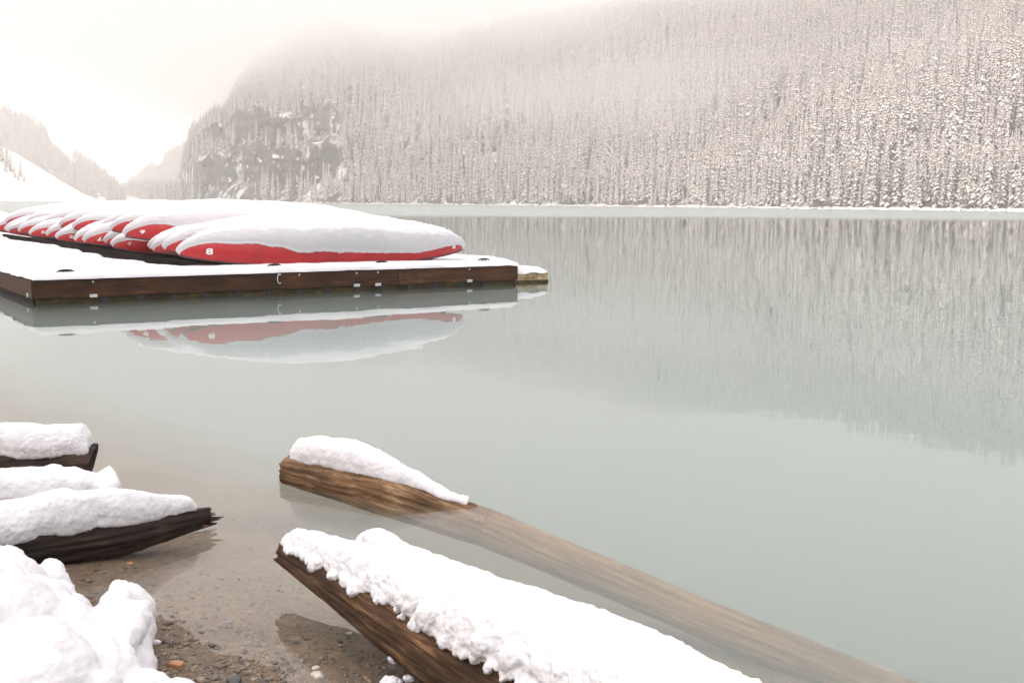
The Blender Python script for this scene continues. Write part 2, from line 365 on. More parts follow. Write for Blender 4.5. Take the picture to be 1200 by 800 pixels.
# ------------------------------------------------------------------ spruces
def spruce(seed, whorls, per, R0, snow_p):
    r = random.Random(seed); C, CF, S, SF = [], [], [], []
    for i in range(whorls):
        k = i / (whorls - 1); z = .05 + .92 * k ** .95
        rad = R0 * (1 - k) ** .72 * r.uniform(.75, 1.2) + .006
        a0 = r.random() * 6.28
        for j in range(per):
            a = a0 + 6.283 * j / per + r.uniform(-.35, .35); L = rad * r.uniform(.7, 1.25)
            dr = L * r.uniform(.55, 1.15); w = L * r.uniform(.25, .44)
            c, s = math.cos(a), math.sin(a)
            def pt(q, side, dz): return (c * q - s * side, s * q + c * side, z + dz)
            zb = r.uniform(-.01, .01)
            o = len(C)
            C += [pt(0, 0, .02 + zb), pt(L * .6, -w, -dr * .62 + zb - .012), pt(L, 0, -dr + zb), pt(L * .6, w, -dr * .62 + zb - .012), pt(L * .55, 0, -dr * .4 + zb)]
            CF += [(o, o + 1, o + 4), (o + 1, o + 2, o + 4), (o + 2, o + 3, o + 4), (o + 3, o, o + 4)]
            if r.random() < snow_p:
                o = len(S); e = .006; f_ = r.uniform(.8, 1.08); g0 = r.uniform(0, .3)
                S += [pt(L * g0, 0, .02 + zb + e - dr * g0 * .7), pt(L * .6 * f_, -w * 1.08, -dr * .62 * f_ + zb - .006 + e), pt(L * 1.02 * f_, 0, -dr * f_ + zb + e), pt(L * .6 * f_, w * 1.08, -dr * .62 * f_ + zb - .006 + e), pt(L * .55, 0, -dr * .4 + zb + .012)]
                SF += [(o, o + 1, o + 4), (o + 1, o + 2, o + 4), (o + 2, o + 3, o + 4), (o + 3, o, o + 4)]
    o = len(S); S += [(.008, 0, .96), (-.005, .007, .96), (-.005, -.007, .96), (0, 0, 1.01)]; SF += [(o, o + 1, o + 3), (o + 1, o + 2, o + 3), (o + 2, o, o + 3)]
    tr = tube([(0, 0, -.06), (0, 0, .3), (0, 0, .97)], [.014, .010, .002], 5)
    return (C, CF), (S, SF), tr
VAR = []
for k in range(5):
    (C, CF), (S, SF), (tv, tf) = spruce(100 + k, 30, 7, .095 + .013 * (k % 3), .93 if k != 3 else .72)
    VAR.append((mesh('crown', C, CF, NEEDLE, False), mesh('snow', S, SF, TSNOW, False), mesh('trunk', tv, tf, TRUNK)))
PROTO = []
for k in range(5):                               # lighter whole-tree meshes for the mass of the forest
    (C, CF), (S, SF), (tv, tf) = spruce(200 + k, 20, 6, .097 + .014 * (k % 3), .96 if k != 3 else .76)
    V, F = merge([(C, CF), (S, SF), (tv, tf)])
    me = mesh('spruce', V, F, NEEDLE, False); me.materials.append(TSNOW); me.materials.append(TRUNK)
    mi = np.zeros(len(me.polygons), np.int32); mi[len(CF):len(CF) + len(SF)] = 1; mi[len(CF) + len(SF):] = 2
    me.polygons.foreach_set('material_index', mi)
    PROTO.append(bpy.data.objects.new('spruce', me))

def forest_points(p0, p1, dens, n_try, dfun, zfun, keep, hscale, seed):
    """Random trees over a (column, distance) patch with even ground density."""
    g = np.random.default_rng(seed)
    px = g.uniform(p0, p1, n_try); lo, hi = dfun(px); d = lo + (hi - lo) * g.random(n_try)
    w = d * (hi - lo) ; ok = g.random(n_try) < w / w.max()
    px, d = px[ok], d[ok]; x = AX(px, d); k = keep(px, d, x)
    px, d, x = px[k], d[k], x[k]
    z = zfun(px, d); h = hscale * (.42 + .82 * g.random(len(px)) ** .8) * (1 + .18 * vnoise(np.stack([x / 40, d / 40, x * 0], -1), 77))
    return np.stack([x, d, z, h, px], -1)
def zhill(px, d): return hill_z(px, d - shore_d(px))
def keep_hill(px, d, x):
    t = d - shore_d(px); m = cliff_mask(px)
    s1, s2 = STEP1(px), STEP2(px)
    bare = ((np.abs(t - s1 - 1) < 7.5) | (np.abs(t - s2 - 1) < 7.5)) & (m > .5) & (px < 408)
    nz = fbm(np.stack([x / 28, d / 28, x * 0], -1), 3, 90)
    thin = (px < 402) & (t < s2 + 4) & (np.random.default_rng(3).random(len(px)) < .5)
    fan = (px < 300) & (t < 24) & (nz > -.25)
    return ~bare & ~fan & ~thin & (nz < 1.2) & (t > 2.5)
hill = forest_points(205, 1500, 1, 72000, lambda p: (shore_d(p) + 2, shore_d(p) + np.interp(p, [196, 300, 1500], [500, 420, 330])), zhill, keep_hill, 14, 1)
edge_px = np.random.default_rng(5).uniform(420, 1300, 620)   # the front rank along the water
ed = shore_d(edge_px) + np.random.default_rng(6).uniform(2.5, 9, 620)
edge = np.stack([AX(edge_px, ed), ed, zhill(edge_px, ed), np.random.default_rng(8).uniform(4, 15, 620), edge_px], -1)
hill = np.concatenate([hill, edge])
size = hill[:, 3] / hill[:, 1] * ((hill[:, 4] < 1215) & (hill[:, 4] > -5)) * ((hill[:, 2] / hill[:, 1]) < .19)
front = hill[:, 1] - shore_d(hill[:, 4]) < 26
order = np.argsort(-(size * np.where(front, 1, .55)))
near, rest = hill[order[:300]], hill[order[300:]]

def stuff_forest(name, label, pts, seed):
    g = np.random.default_rng(seed)
    me = bpy.data.meshes.new(name); me.from_pydata([tuple(p) for p in pts[:, :3].tolist()], [], [])
    a = me.attributes.new('height', 'FLOAT', 'POINT'); a.data.foreach_set('value', pts[:, 3].astype(np.float32))
    a = me.attributes.new('spin', 'FLOAT', 'POINT'); a.data.foreach_set('value', g.uniform(0, 6.28, len(pts)).astype(np.float32))
    a = me.attributes.new('kind_index', 'INT', 'POINT'); a.data.foreach_set('value', g.integers(0, 5, len(pts)).astype(np.int32))
    o = link(name, me); tag(o, label, 'forest', kind='stuff')
    ng = bpy.data.node_groups.new(name + '_nodes', 'GeometryNodeTree')
    ng.interface.new_socket('Geometry', in_out='INPUT', socket_type='NodeSocketGeometry')
    ng.interface.new_socket('Geometry', in_out='OUTPUT', socket_type='NodeSocketGeometry')
    N, Lk = ng.nodes, ng.links
    gi, go = N.new('NodeGroupInput'), N.new('NodeGroupOutput'); jn = N.new('GeometryNodeJoinGeometry')
    for p in reversed(PROTO):
        oi = N.new('GeometryNodeObjectInfo'); oi.inputs['Object'].default_value = p; oi.inputs['As Instance'].default_value = True
        Lk.new(oi.outputs['Geometry'], jn.inputs[0])
    ip = N.new('GeometryNodeInstanceOnPoints'); ip.inputs['Pick Instance'].default_value = True
    def named(nm, ty):
        q = N.new('GeometryNodeInputNamedAttribute'); q.data_type = ty; q.inputs['Name'].default_value = nm
        return [s for s in q.outputs if s.enabled and s.name == 'Attribute'][0]
    Lk.new(gi.outputs[0], ip.inputs['Points']); Lk.new(jn.outputs[0], ip.inputs['Instance'])
    Lk.new(named('kind_index', 'INT'), ip.inputs['Instance Index']); Lk.new(named('height', 'FLOAT'), ip.inputs['Scale'])
    cx = N.new('ShaderNodeCombineXYZ'); Lk.new(named('spin', 'FLOAT'), cx.inputs[2]); Lk.new(cx.outputs[0], ip.inputs['Rotation'])
    Lk.new(ip.outputs[0], go.inputs[0])
    o.modifiers.new('trees', 'NODES').node_group = ng
    return o
stuff_forest('spruce_forest', 'dense snow-covered spruce forest climbing the mountainside across the lake', rest, 1)
def gully(px, d, x):
    nz = fbm(np.stack([px / 16 + d / 160, d / 400, px * 0], -1), 3, 93); return nz < .42
lf = forest_points(-60, 215, 1, 7500, lambda p: (p * 0 + 1185, p * 0 + 1570), z_left, gully, 19, 2)
stuff_forest('valley_forest', 'misty snow-dusted forest on the slope behind the bare scree', lf, 2)
ff = forest_points(120, 300, 1, 12000, lambda p: (p * 0 + 1705, p * 0 + 2060), z_far, gully, 15, 3)
ff = ff[(ff[:, 1] < 2000) | (ff[:, 4] < 183) | (ff[:, 4] > 196)]
stuff_forest('far_forest', 'pale far forest below the glacier at the valley head', ff, 3)
def spruce_tree(x, y, z, h, k, spin, label, group):
    e = empty('spruce_tree', (x, y, z), spin); e.scale = (h, h, h)
    tag(e, label, 'tree', group)
    link('trunk', VAR[k][2], e); c = link('crown', VAR[k][0], e); link('snow', VAR[k][1], c)
for i, p in enumerate(near):
    spruce_tree(p[0], p[1], p[2], p[3], i % 5, (i * 2.4) % 6.28, 'snow-laden spruce in the ranks right above the far lakeshore', 'spruces along the far lakeshore')
for i, (px, d, h) in enumerate([(3, 1078, 20), (8, 1070, 26), (14, 1062, 24), (2, 1050, 15), (22, 1040, 14), (29, 1044, 17), (33, 1036, 11), (12, 1046, 15), (26, 1034, 10), (18, 1052, 18)]):
    pa = np.array([px], float); da = np.array([d], float)
    spruce_tree(AX(px, d), d, float(z_scree(pa, da)[0]) - .3, h, i % 5, i, 'snow-dusted spruce in the small clump on the bare snowy scree slope', 'spruces on the scree slope')

# low stony bank where the forest meets the water
g = np.random.default_rng(12); parts = []
ico = bmesh.new(); bmesh.ops.create_icosphere(ico, subdivisions=1, radius=1); ICO = [np.array(q.co) for q in ico.verts]; ICOF = [[q.index for q in fc.verts] for fc in ico.faces]; ico.free()
ICO = np.array(ICO)
for i in range(1500):
    px = g.uniform(230, 1300); d = float(shore_d(px)) + g.uniform(-.6, 1.6); s = g.uniform(.25, .9)
    c = np.array([AX(px, d), d, max(0, d - float(shore_d(px))) * .3])
    parts.append((ICO * (s * np.array([1.5, 1, .6])) * (1 + .25 * g.standard_normal((len(ICO), 1))) + c, ICOF))
v, f = merge(parts)
tag(obj('shore_stones', v, f, SCREE, smooth=False), 'snow-capped stones lining the foot of the far forest', 'stones', kind='stuff')

# ------------------------------------------------------------------ dock
DX = Vector((.8295, .5585, 0)); DY = Vector((-.5585, .8295, 0))
C0 = P(38.5, 329.8, .33); C0.z = 0
DANG = math.atan2(DX.y, DX.x)
C1 = P(607.5, 311.7, .33); DW = (C1 - C0).dot(DX)          # dock front length
DD = 27.0
dock = tag(empty('floating_dock', C0, DANG), 'brown wooden floating dock under snow carrying the upturned canoes', 'dock')
ZT = .33
split = (P(427, 320, .2) - C0).dot(DX)
def add(name, vf, mat, parent, smooth=False): return obj(name, vf[0], vf[1], mat, parent, smooth)
add('fascia_board', box(0, split - .004, 0, .05, .075, ZT, .006), FASCIA, dock)
add('fascia_board', box(split + .004, DW, 0, .05, .075, ZT, .006), FASCIA2, dock)
sl = .05
for i in range(6):
    a = .053 + i * 4.5
    add('fascia_board', box(-.012, .04, a, a + 4.49, .075, ZT - .003, .006), FASCIA, dock)
    add('fascia_board', box(DW - .04, DW + .012, a, a + 4.49, .075, ZT - .003, .006), FASCIA2, dock)
add('float_beam', box(.06, DW - .06, .035, .2, -.10, .074, .008), BEAM, dock)
add('float_beam', box(.03, .2, .21, DD, -.10, .072, .008), DECK, dock)
add('float_beam', box(DW - .2, DW - .03, .21, DD, -.10, .072, .008), BEAM, dock)
nb = 14
for i in range(nb):
    x = .95 + i * (DW - 1.2) / nb
    add('float_block', box(x, x + .10, .018, .2, -.02, .066, .004), IRON, dock)
for i in range(28):
    x = .3 + i * (DW - .5) / 28
    add('strut', box(x, x + .022, .028, .1, -.05, .07), BEAM, dock)
for px in (68, 335, 418, 450, 595):
    x = (P(px, 335, .08) - C0).dot(DX)
    if px != 335: add('bracket', box(x - .055, x + .055, -.012, .012, .068, .115, .004), STEEL, dock)
    add('bolt', box(x - .014, x + .014, -.010, .006, ZT - .045, ZT - .017, .004), STEEL, dock)
add('bracket', box(-.024, -.005, .3, .40, .08, .14, .004), STEEL, dock)
x = (P(331, 327, .25) - C0).dot(DX)                         # hanging ring at the front board
ring = [(x + .035 * math.cos(a), -.018, .245 + .075 * math.sin(a)) for a in np.linspace(0.9, 2 * math.pi - .9, 16)]
add('mooring_ring', tube(ring, .010, 6), STEEL, dock, True)
add('ring_plate', box(x - .05, x + .02, -.008, .004, .30, .325), IRON, dock)
for i in range(60):                                         # bare wet planks under the canoes
    y = .40 + i * .44
    if y < 20.5: add('deck_plank', box(.6, DW - .25, y, y + .43, ZT - .03, ZT + .012), DECK, dock)
def dock_snow():
    a = np.concatenate([[0, .012, .03, .06, .1], np.linspace(.2, DW - .2, 110), [DW - .1, DW - .06, DW - .03, DW - .012, DW]])
    b = np.concatenate([[0, .012, .03, .06, .1], np.linspace(.16, 3, 26), np.linspace(3.1, DD, 110)])
    A, B = np.meshgrid(a, b, indexing='ij')
    e = np.minimum(np.minimum(A, DW - A), B)
    q = np.stack([A, B, A * 0], -1)
    th = .125 * np.clip(e / .1, 0, 1) ** .45 + .02 * fbm(q * 1.1, 4, 3) + .006 * fbm(q * 9, 2, 4)
    th = np.maximum(th, .012)
    # bare patch sheltered by the canoes
    s_edge = .74 + .20 * vnoise(q * np.array([1.2, 0, 0]), 8) - .02 * (A - 1.5)
    L0 = 2.22 + .25 * vnoise(q * np.array([0, 1.1, 0]), 9)
    bare = sstep(0, .12, B - s_edge) * sstep(0, .12, A - L0) * sstep(0, .12, DW - 1.5 - A) * sstep(0, .12, 20.0 - B)
    th = th * (1 - bare) - .03 * bare
    jit = .03 * fbm(q * 5, 4, 5, .6)
    ax = A + np.where(A < .05, -.02 + jit, 0) + np.where(A > DW - .05, .02 + jit, 0); by = B + np.where(B < .05, -.016 + jit, 0)
    return np.stack([ax, by, ZT + .003 + th], -1).reshape(-1, 3), [q for q in grid_faces(len(a), len(b))]
sv, sf_ = dock_snow(); sf_ = [q[::-1] for q in sf_]
add('snow', (sv, sf_), SNOW, dock, True)
for px, py in ((87, 325), (331, 316.5), (463, 313.3), (578, 309)):   # cleats poking through the snow
    p = P(px, py, .40) - C0; x, y = p.dot(DX), max(.10, p.dot(DY))
    cl = merge([tube([(x - .13, y, .452), (x - .07, y, .47), (x, y, .474), (x + .07, y, .47), (x + .13, y, .452)], [.008, .015, .018, .015, .008], 6), tube([(x - .03, y, .33), (x - .03, y, .47)], .014, 6), tube([(x + .03, y, .33), (x + .03, y, .47)], .014, 6)])
    add('cleat', cl, IRON, dock, True)

# low pale float beyond the dock's end
E1 = P(658, 334, 0) - C0; fx, fy = E1.dot(DX), .35
fl = tag(empty('float_extension', C0 + DX * DW + DY * .1, DANG), 'low pale timber float with snow butting on the dock end', 'float')
fw = max(.75, (P(658, 333, .05) - C0).dot(DX) - DW)
for i in range(3):
    add('timber', box(.02 + i * fw / 3, .02 + (i + 1) * fw / 3 - .006, -.0 + .004 * i, .9, -.08, .185, .008), PALE, fl)
add('rub_rail', box(.03, fw, -.03, -.002, -.02, .05, .005), BEAM, fl)
bm_v = np.stack(np.meshgrid(np.linspace(.02, fw, 24), np.linspace(-.01, .9, 20), indexing='ij'), -1)
ee = np.minimum(np.minimum(bm_v[..., 0] + .1, fw - bm_v[..., 0]), bm_v[..., 1] + .01)
th = .18 + .13 * np.clip(ee / .12, 0, 1) ** .5 * (1.15 - .45 * bm_v[..., 0] / fw) + .012 * fbm(np.concatenate([bm_v * 5, bm_v[..., :1] * 0], -1), 3, 2)
add('snow', (np.concatenate([bm_v, th[..., None]], -1).reshape(-1, 3), [q[::-1] for q in grid_faces(24, 20)]), SNOW, fl, True)

# ------------------------------------------------------------------ canoes (upside down, leaning)
CL, CWID = 5.3, .44
def hull_pt(t, a, roll):
    at = np.abs(t)
    w = CWID * np.clip(1 - at ** 2.3, 0, 1) ** .8 + .004
    gz = .07 * at ** 3
    k = .50 - .21 * at ** 2
    stem = np.clip((at - .80) / .20, 0, 1); k = gz + (k - gz) * np.sqrt(np.clip(1 - stem ** 2.2, 0, 1))
    ca, sa = np.cos(a), np.sin(a)
    y = -w * np.sign(ca) * np.abs(ca) ** .75; z = gz + (k - gz) * np.clip(sa, 0, 1) ** .85
    c, s = math.cos(roll), math.sin(roll)
    return np.stack([(t + 1) * CL / 2, y * c - z * s, y * s + z * c], -1)
def hull_mesh(roll):
    t = np.sin(np.linspace(-math.pi / 2, math.pi / 2, 61)); a = np.linspace(0, math.pi, 29)
    T_, A_ = np.meshgrid(t, a, indexing='ij')
    return mesh('hull', hull_pt(T_, A_, roll).reshape(-1, 3), [q[::-1] for q in grid_faces(61, 29)], RED)
def gunwale_mesh(roll):
    t = np.sin(np.linspace(-math.pi / 2, math.pi / 2, 41)); pr = []
    for a in (0.0, math.pi):
        pts = hull_pt(t, np.full_like(t, a), roll); pts[:, 2] -= .006
        pr.append(tube([tuple(p) for p in pts], .014, 6))
    v, f = merge(pr); return mesh('gunwale', v, f, TRIM)
def snow_mesh(roll, a0f, a1f, thick, seed):
    n, m = 190, 46
    t = np.sin(np.linspace(-math.pi / 2, math.pi / 2, n)); s = np.linspace(0, 1, m)
    T_, S_ = np.meshgrid(t, s, indexing='ij')
    q = np.stack([T_ * CL * 4, S_ * 0, T_ * 0], -1)
    rag = .06 * fbm(q * .35, 2, seed) + .025 * fbm(q * 6, 3, seed + 1, .7)
    a0 = a0f(T_); a1 = a1f(T_) - .08 * fbm(q * 2, 3, seed + 2)
    A_ = a0 + (a1 - a0) * S_ + rag * np.clip(a0 * 2, .35, 1) * (1 - S_) ** 5
    h = hull_pt(T_, np.clip(A_, 0, math.pi), roll)
    # outward direction from the hull axis plus straight up
    cen = h.copy(); cen[..., 1] *= .0; cen[..., 2] = .0
    nr = np.stack([h[..., 0] * 0, np.cos(math.pi - A_), np.sin(A_)], -1)
    c, s_ = math.cos(roll), math.sin(roll)
    nr = np.stack([nr[..., 0], nr[..., 1] * c - nr[..., 2] * s_, nr[..., 1] * s_ + nr[..., 2] * c], -1)
    endx = np.sign(T_) * sstep(.93, 1, np.abs(T_)) * 1.1
    dirv = nr * .65 + np.array([0, 0, .55]); dirv[..., 0] += endx
    dirv /= np.linalg.norm(dirv, axis=-1, keepdims=True)
    prof = np.minimum(1, np.minimum(S_, 1 - S_) / .22) ** .55
    tk = thick * (1.12 - .72 * np.abs(T_) ** 1.8) * prof
    qq = np.stack([T_ * CL, S_ * 2, T_ * 0], -1)
    tk = tk * (1 + .07 * fbm(qq * 1.5, 3, seed + 4)) + .010 * fbm(qq * 12, 3, seed + 6) * prof ** .5
    o = h + dirv * (tk + .004)[..., None]
    inner = h - nr * .004
    V = np.concatenate([o.reshape(-1, 3), inner.reshape(-1, 3)]); k = n * m
    F = [q[::-1] for q in grid_faces(n, m)]
    for i in range(n - 1):
        F.append((i * m, (i + 1) * m, k + (i + 1) * m, k + i * m)); F.append((i * m + m - 1, k + i * m + m - 1, k + (i + 1) * m + m - 1, (i + 1) * m + m - 1))
    for j in range(m - 1):
        F.append((j, k + j, k + j + 1, j + 1)); F.append(((n - 1) * m + j, (n - 1) * m + j + 1, k + (n - 1) * m + j + 1, k + (n - 1) * m + j))
    return mesh('snow', V, F, SNOW)
def text_mesh(ch, flip):
    cu = bpy.data.curves.new('number', 'FONT'); cu.body = ch; cu.size = 1.0; cu.align_x = 'CENTER'; cu.align_y = 'CENTER'; cu.offset = .035
    o = bpy.data.objects.new('number', cu); COL.objects.link(o)
    dg = bpy.context.evaluated_depsgraph_get(); me = bpy.data.meshes.new_from_object(o.evaluated_get(dg))
    bpy.data.objects.remove(o); bpy.data.curves.remove(cu)
    bm = bmesh.new(); bm.from_mesh(me); bmesh.ops.triangulate(bm, faces=bm.faces[:])
    v = np.array([q.co[:2] for q in bm.verts]); bm.verts.index_update(); f = [[q.index for q in fc.verts] for fc in bm.faces]; bm.free(); bpy.data.meshes.remove(me)
    return (-v if flip else v), f
def number_part(hull, ch, roll, t0, a_mid, size, flip=False):
    v, f = text_mesh(ch, flip)
    tt = t0 + v[:, 0] * size * 1.05 / (CL / 2); aa = a_mid + v[:, 1] * size / .42
    p = hull_pt(tt, aa, roll); n = hull_pt(tt, aa + .02, roll) - p; m = hull_pt(tt + .004, aa, roll) - p
    nn = np.cross(m, n); nn /= np.linalg.norm(nn, axis=1, keepdims=True) + 1e-9
    sgn = np.where(nn[:, 1] > 0, -1, 1)[:, None]
    return obj('number', p + nn * sgn * .005, f, WHITE, hull, False)

def a0_first(t): return np.interp(t, [-1, -.97, -.8, -.62, -.45, -.3, .2, .6, .85, .97, 1], [1.2, 1.05, .95, .85, .62, .42, .30, .27, .45, .8, 1.1])
def a0_std(t): return np.interp(t, [-1, -.97, -.8, -.6, -.3, .3, .8, .97, 1], [1.25, 1.12, .95, .7, .4, .35, .5, .95, 1.2])
def a0_low(t): return np.interp(t, [-1, -.97, -.85, -.6, 0, .8, 1], [1.2, .9, .75, .5, .3, .4, 1.1])
def a1_std(t): return np.interp(t, [-1, -.9, -.5, .5, .9, 1], [1.9, 2.2, 2.7, 2.7, 2.2, 1.9])
ROLLS = [R(17), R(13), R(20)]
KIT = []
for k, (rl, af, tk) in enumerate([(ROLLS[0], a0_first, .20), (ROLLS[1], a0_std, .18), (ROLLS[2], a0_low, .16), (ROLLS[1], a0_std, .15)]):
    KIT.append((rl, hull_mesh(rl), gunwale_mesh(rl), snow_mesh(rl, af, a1_std, tk, 300 + 11 * k)))
def canoe(tip, kit, label, ch=None, flip=False, yaw=0.0, tn=-.90, an=.46, size=.17, group='red canoes stacked on the dock', pitch=0.0):
    e = empty('canoe', tip, DANG + yaw); e.rotation_euler = (0, pitch, DANG + yaw); tag(e, label, 'canoe', group)
    rl, hm, gm, sm = KIT[kit]
    h = link('hull', hm, e); link('gunwale', gm, e); link('snow', sm, e)
    if ch: number_part(h, ch, rl, tn, an, size, flip)
    return e
A0 = P(211, 299.5, .61)
A0 = C0 + DX * 2.36 + DY * .78; A0.z = .555
def at_s(s, a, z):
    p = A0 + DY * s + DX * a; p.z = z; return p
first = canoe(A0, 0, 'outermost red canoe on the dock, numbered 8, its long side to the open water', '8', tn=-.84, an=.42, size=.20)
number_part(first.children[0], '8', KIT[0][0], .90, .42, .16)
canoe(at_s(.86, .03, .60), 1, 'red canoe marked 0 lying right behind the one numbered 8', '0')
LOWER = [(1.75, .10, 1, None), (2.65, .30, 1, None), (3.6, -.12, 2, '6'), (4.5, .35, 1, None), (5.4, .2, 1, None), (6.3, .0, 1, '7'), (7.2, .02, 3, '10'),
         (8.05, .25, 1, None), (8.9, .0, 2, '2'), (9.9, .3, 1, None), (10.9, .2, 1, None), (11.9, .0, 3, '5'), (12.9, .35, 1, None), (13.9, .1, 3, None), (14.9, .0, 2, None), (15.8, .1, 1, '3'), (16.9, .0, 1, None), (18.0, -.05, 2, '4')]
ORD = 'third fourth fifth sixth seventh eighth ninth tenth eleventh twelfth thirteenth fourteenth fifteenth sixteenth seventeenth eighteenth nineteenth twentieth'.split()
for od, (s, a, k, ch) in zip(ORD, LOWER):
    flip = ch == '7'
    lab = f'red upturned canoe, {od} in the lower row from number 8'
    if ch: lab += f', {ch} on its bow' if ch != '7' else ', upside-down 7 on bow'
    canoe(at_s(s, a, .555 + random.uniform(-.015, .015)), k, lab, ch, flip)
UPPER = [(2.9, -.07, .78, 1, '9'), (4.9, .2, .83, 3, '6'), (6.9, .55, .82, 1, None), (8.5, .28, .78, 3, None), (10.6, .45, .78, 1, '5'), (12.4, .5, .80, 1, None), (14.3, .4, .78, 3, None), (16.3, .2, .76, 1, None)]
UORD = 'first second third fourth fifth sixth seventh eighth'.split()
for od, (s, a, z, k, ch) in zip(UORD, UPPER):
    lab = f'red canoe atop the lower row, {od} of these from number 8' + (f', {ch} on its bow' if ch else '')
    canoe(at_s(s, a, z), k, lab, ch)
for i, a in enumerate((.9, 4.4)):                            # timbers the canoes lie on
    o = obj('rack_timber', *box(-.05, .05, -.2, 18.9, 0, .11, .006), DECK, None, False)
    o.location = C0 + DX * (2.0 + a) + DY * .7; o.location.z = ZT + .013; o.rotation_euler = (0, 0, DANG)
    tag(o, 'dark timber skid under the bow ends of the canoes' if i == 0 else 'dark timber skid under the stern ends of the canoes', 'timber')
lone = canoe(P(24, 266, .60) - DX * CL, 1, 'lone red canoe lying apart at the left of the dock', None, group='red canoes stacked on the dock')

# ------------------------------------------------------------------ logs
def log_path(pts, n):
    pts = np.array([tuple(p) for p in pts], float); k = np.linspace(0, 1, len(pts)); t = np.linspace(0, 1, n)
    return np.stack([np.interp(t, k, pts[:, i]) for i in range(3)], -1)
def frames(c):
    t = np.gradient(c, axis=0); t /= np.linalg.norm(t, axis=1, keepdims=True)
    s = np.cross(t, [0, 0, 1.0]); s /= np.linalg.norm(s, axis=1, keepdims=True); u = np.cross(s, t); return t, s, u
def wood_log(c, rad, seed, jag0=.03, jag1=.03, cut0=0.0, cut1=0.0, m=72, furrow=.05):
    n = len(c); t, s, u = frames(c); L = np.linalg.norm(np.diff(c, axis=0), axis=1).sum()
    th = np.linspace(0, 2 * math.pi, m, endpoint=False); al = np.linspace(0, L, n)
    AL, TH = np.meshgrid(al, th, indexing='ij')
    q = np.stack([AL * .8, np.cos(TH) * 1.5, np.sin(TH) * 1.5], -1)
    q2 = np.stack([AL * 1.5, np.cos(TH) * 7, np.sin(TH) * 7], -1)
    rr = np.asarray(rad)[:, None] * (1 + .10 * fbm(q, 3, seed) - furrow * np.abs(fbm(q2, 4, seed + 2, .65)) + .025 * fbm(q2 * 2.5, 2, seed + 4))
    off = np.zeros_like(AL)
    for e, jg, cut, sg in ((0, jag0, cut0, -1), (1, jag1, cut1, 1)):
        wgt = np.clip(1 - (AL if e == 0 else L - AL) / .25, 0, 1) ** 2
        jag = jg * np.abs(fbm(np.stack([np.cos(TH) * 2.5, np.sin(TH) * 2.5, TH * 0], -1), 3, seed + 9 + e, .6)) + cut * np.cos(TH)
        off += sg * wgt * jag
    V = c[:, None] + (s[:, None] * np.sin(TH)[..., None] + u[:, None] * np.cos(TH)[..., None]) * rr[..., None] + t[:, None] * off[..., None]
    V = V.reshape(-1, 3); F = grid_faces(n, m, True)
    for row, sg in ((0, 1), (n - 1, -1)):                  # end faces, slightly dished, in rings
        ringi = [row * m + j for j in range(m)]; cen = V[ringi].mean(0); prev = ringi
        for fct, dep in ((.7, .015), (.35, .03)):
            o = len(V); V = np.concatenate([V, cen + (V[ringi] - cen) * fct + t[row] * sg * dep + .006 * fbm(V[ringi] * 40, 2, seed)[:, None] * t[row]])
            cur = list(range(o, o + m))
            F += [((prev[j], prev[(j + 1) % m], cur[(j + 1) % m], cur[j]) if sg < 0 else (prev[(j + 1) % m], prev[j], cur[j], cur[(j + 1) % m])) for j in range(m)]; prev = cur
        o = len(V); V = np.concatenate([V, [cen + t[row] * sg * .03]])
        F += [((prev[j], prev[(j + 1) % m], o) if sg < 0 else (prev[(j + 1) % m], prev[j], o)) for j in range(m)]
    gr = np.stack([AL, np.cos(TH) * rr, np.sin(TH) * rr], -1).reshape(-1, 3)
    ex = V[len(gr):]; wood_log.grain = np.concatenate([gr, (ex - c[-1]) @ np.stack([s[0], u[0], t[0]], -1) * np.array([4, 1, 1])])
    return V, F
def blob(c, r, sub=2):
    bm = bmesh.new(); bmesh.ops.create_icosphere(bm, subdivisions=sub, radius=1)
    r = r if hasattr(r, '__len__') else (r, r, r)
    v = [(c[0] + q.co.x * r[0], c[1] + q.co.y * r[1], c[2] + q.co.z * r[2]) for q in bm.verts]; bm.verts.index_update()
    f = [[q.index for q in fc.verts] for fc in bm.faces]; bm.free(); return v, f
def fuse(parts, voxel, amp, sc, seed, name, mat=SNOW, smooth_it=2):
    """Union of closed pieces by voxel remesh, then natural roughness on the surface."""
    v, f = merge(parts); me = mesh(name, v, f, None); o = bpy.data.objects.new(name, me); COL.objects.link(o)
    md = o.modifiers.new('r', 'REMESH'); md.mode = 'VOXEL'; md.voxel_size = voxel
    sm = o.modifiers.new('s', 'SMOOTH'); sm.factor = .5; sm.iterations = smooth_it
    dg = bpy.context.evaluated_depsgraph_get(); m2 = bpy.data.meshes.new_from_object(o.evaluated_get(dg))
    bpy.data.objects.remove(o); bpy.data.meshes.remove(me)
    k = len(m2.vertices); co = np.empty(k * 3, np.float32); no = np.empty(k * 3, np.float32)
    m2.vertices.foreach_get('co', co); m2.vertices.foreach_get('normal', no)
    co = co.reshape(-1, 3).astype(float); no = no.reshape(-1, 3)
    dsp = amp * fbm(co * sc, 4, seed, .55) + .0022 * fbm(co * 130, 3, seed + 4, .7)
    m2.vertices.foreach_set('co', (co + no * dsp[:, None]).astype(np.float32).ravel()); m2.update()
    m2.materials.clear(); m2.materials.append(mat); m2.polygons.foreach_set('use_smooth', [True] * len(m2.polygons)); m2.name = name
    return m2
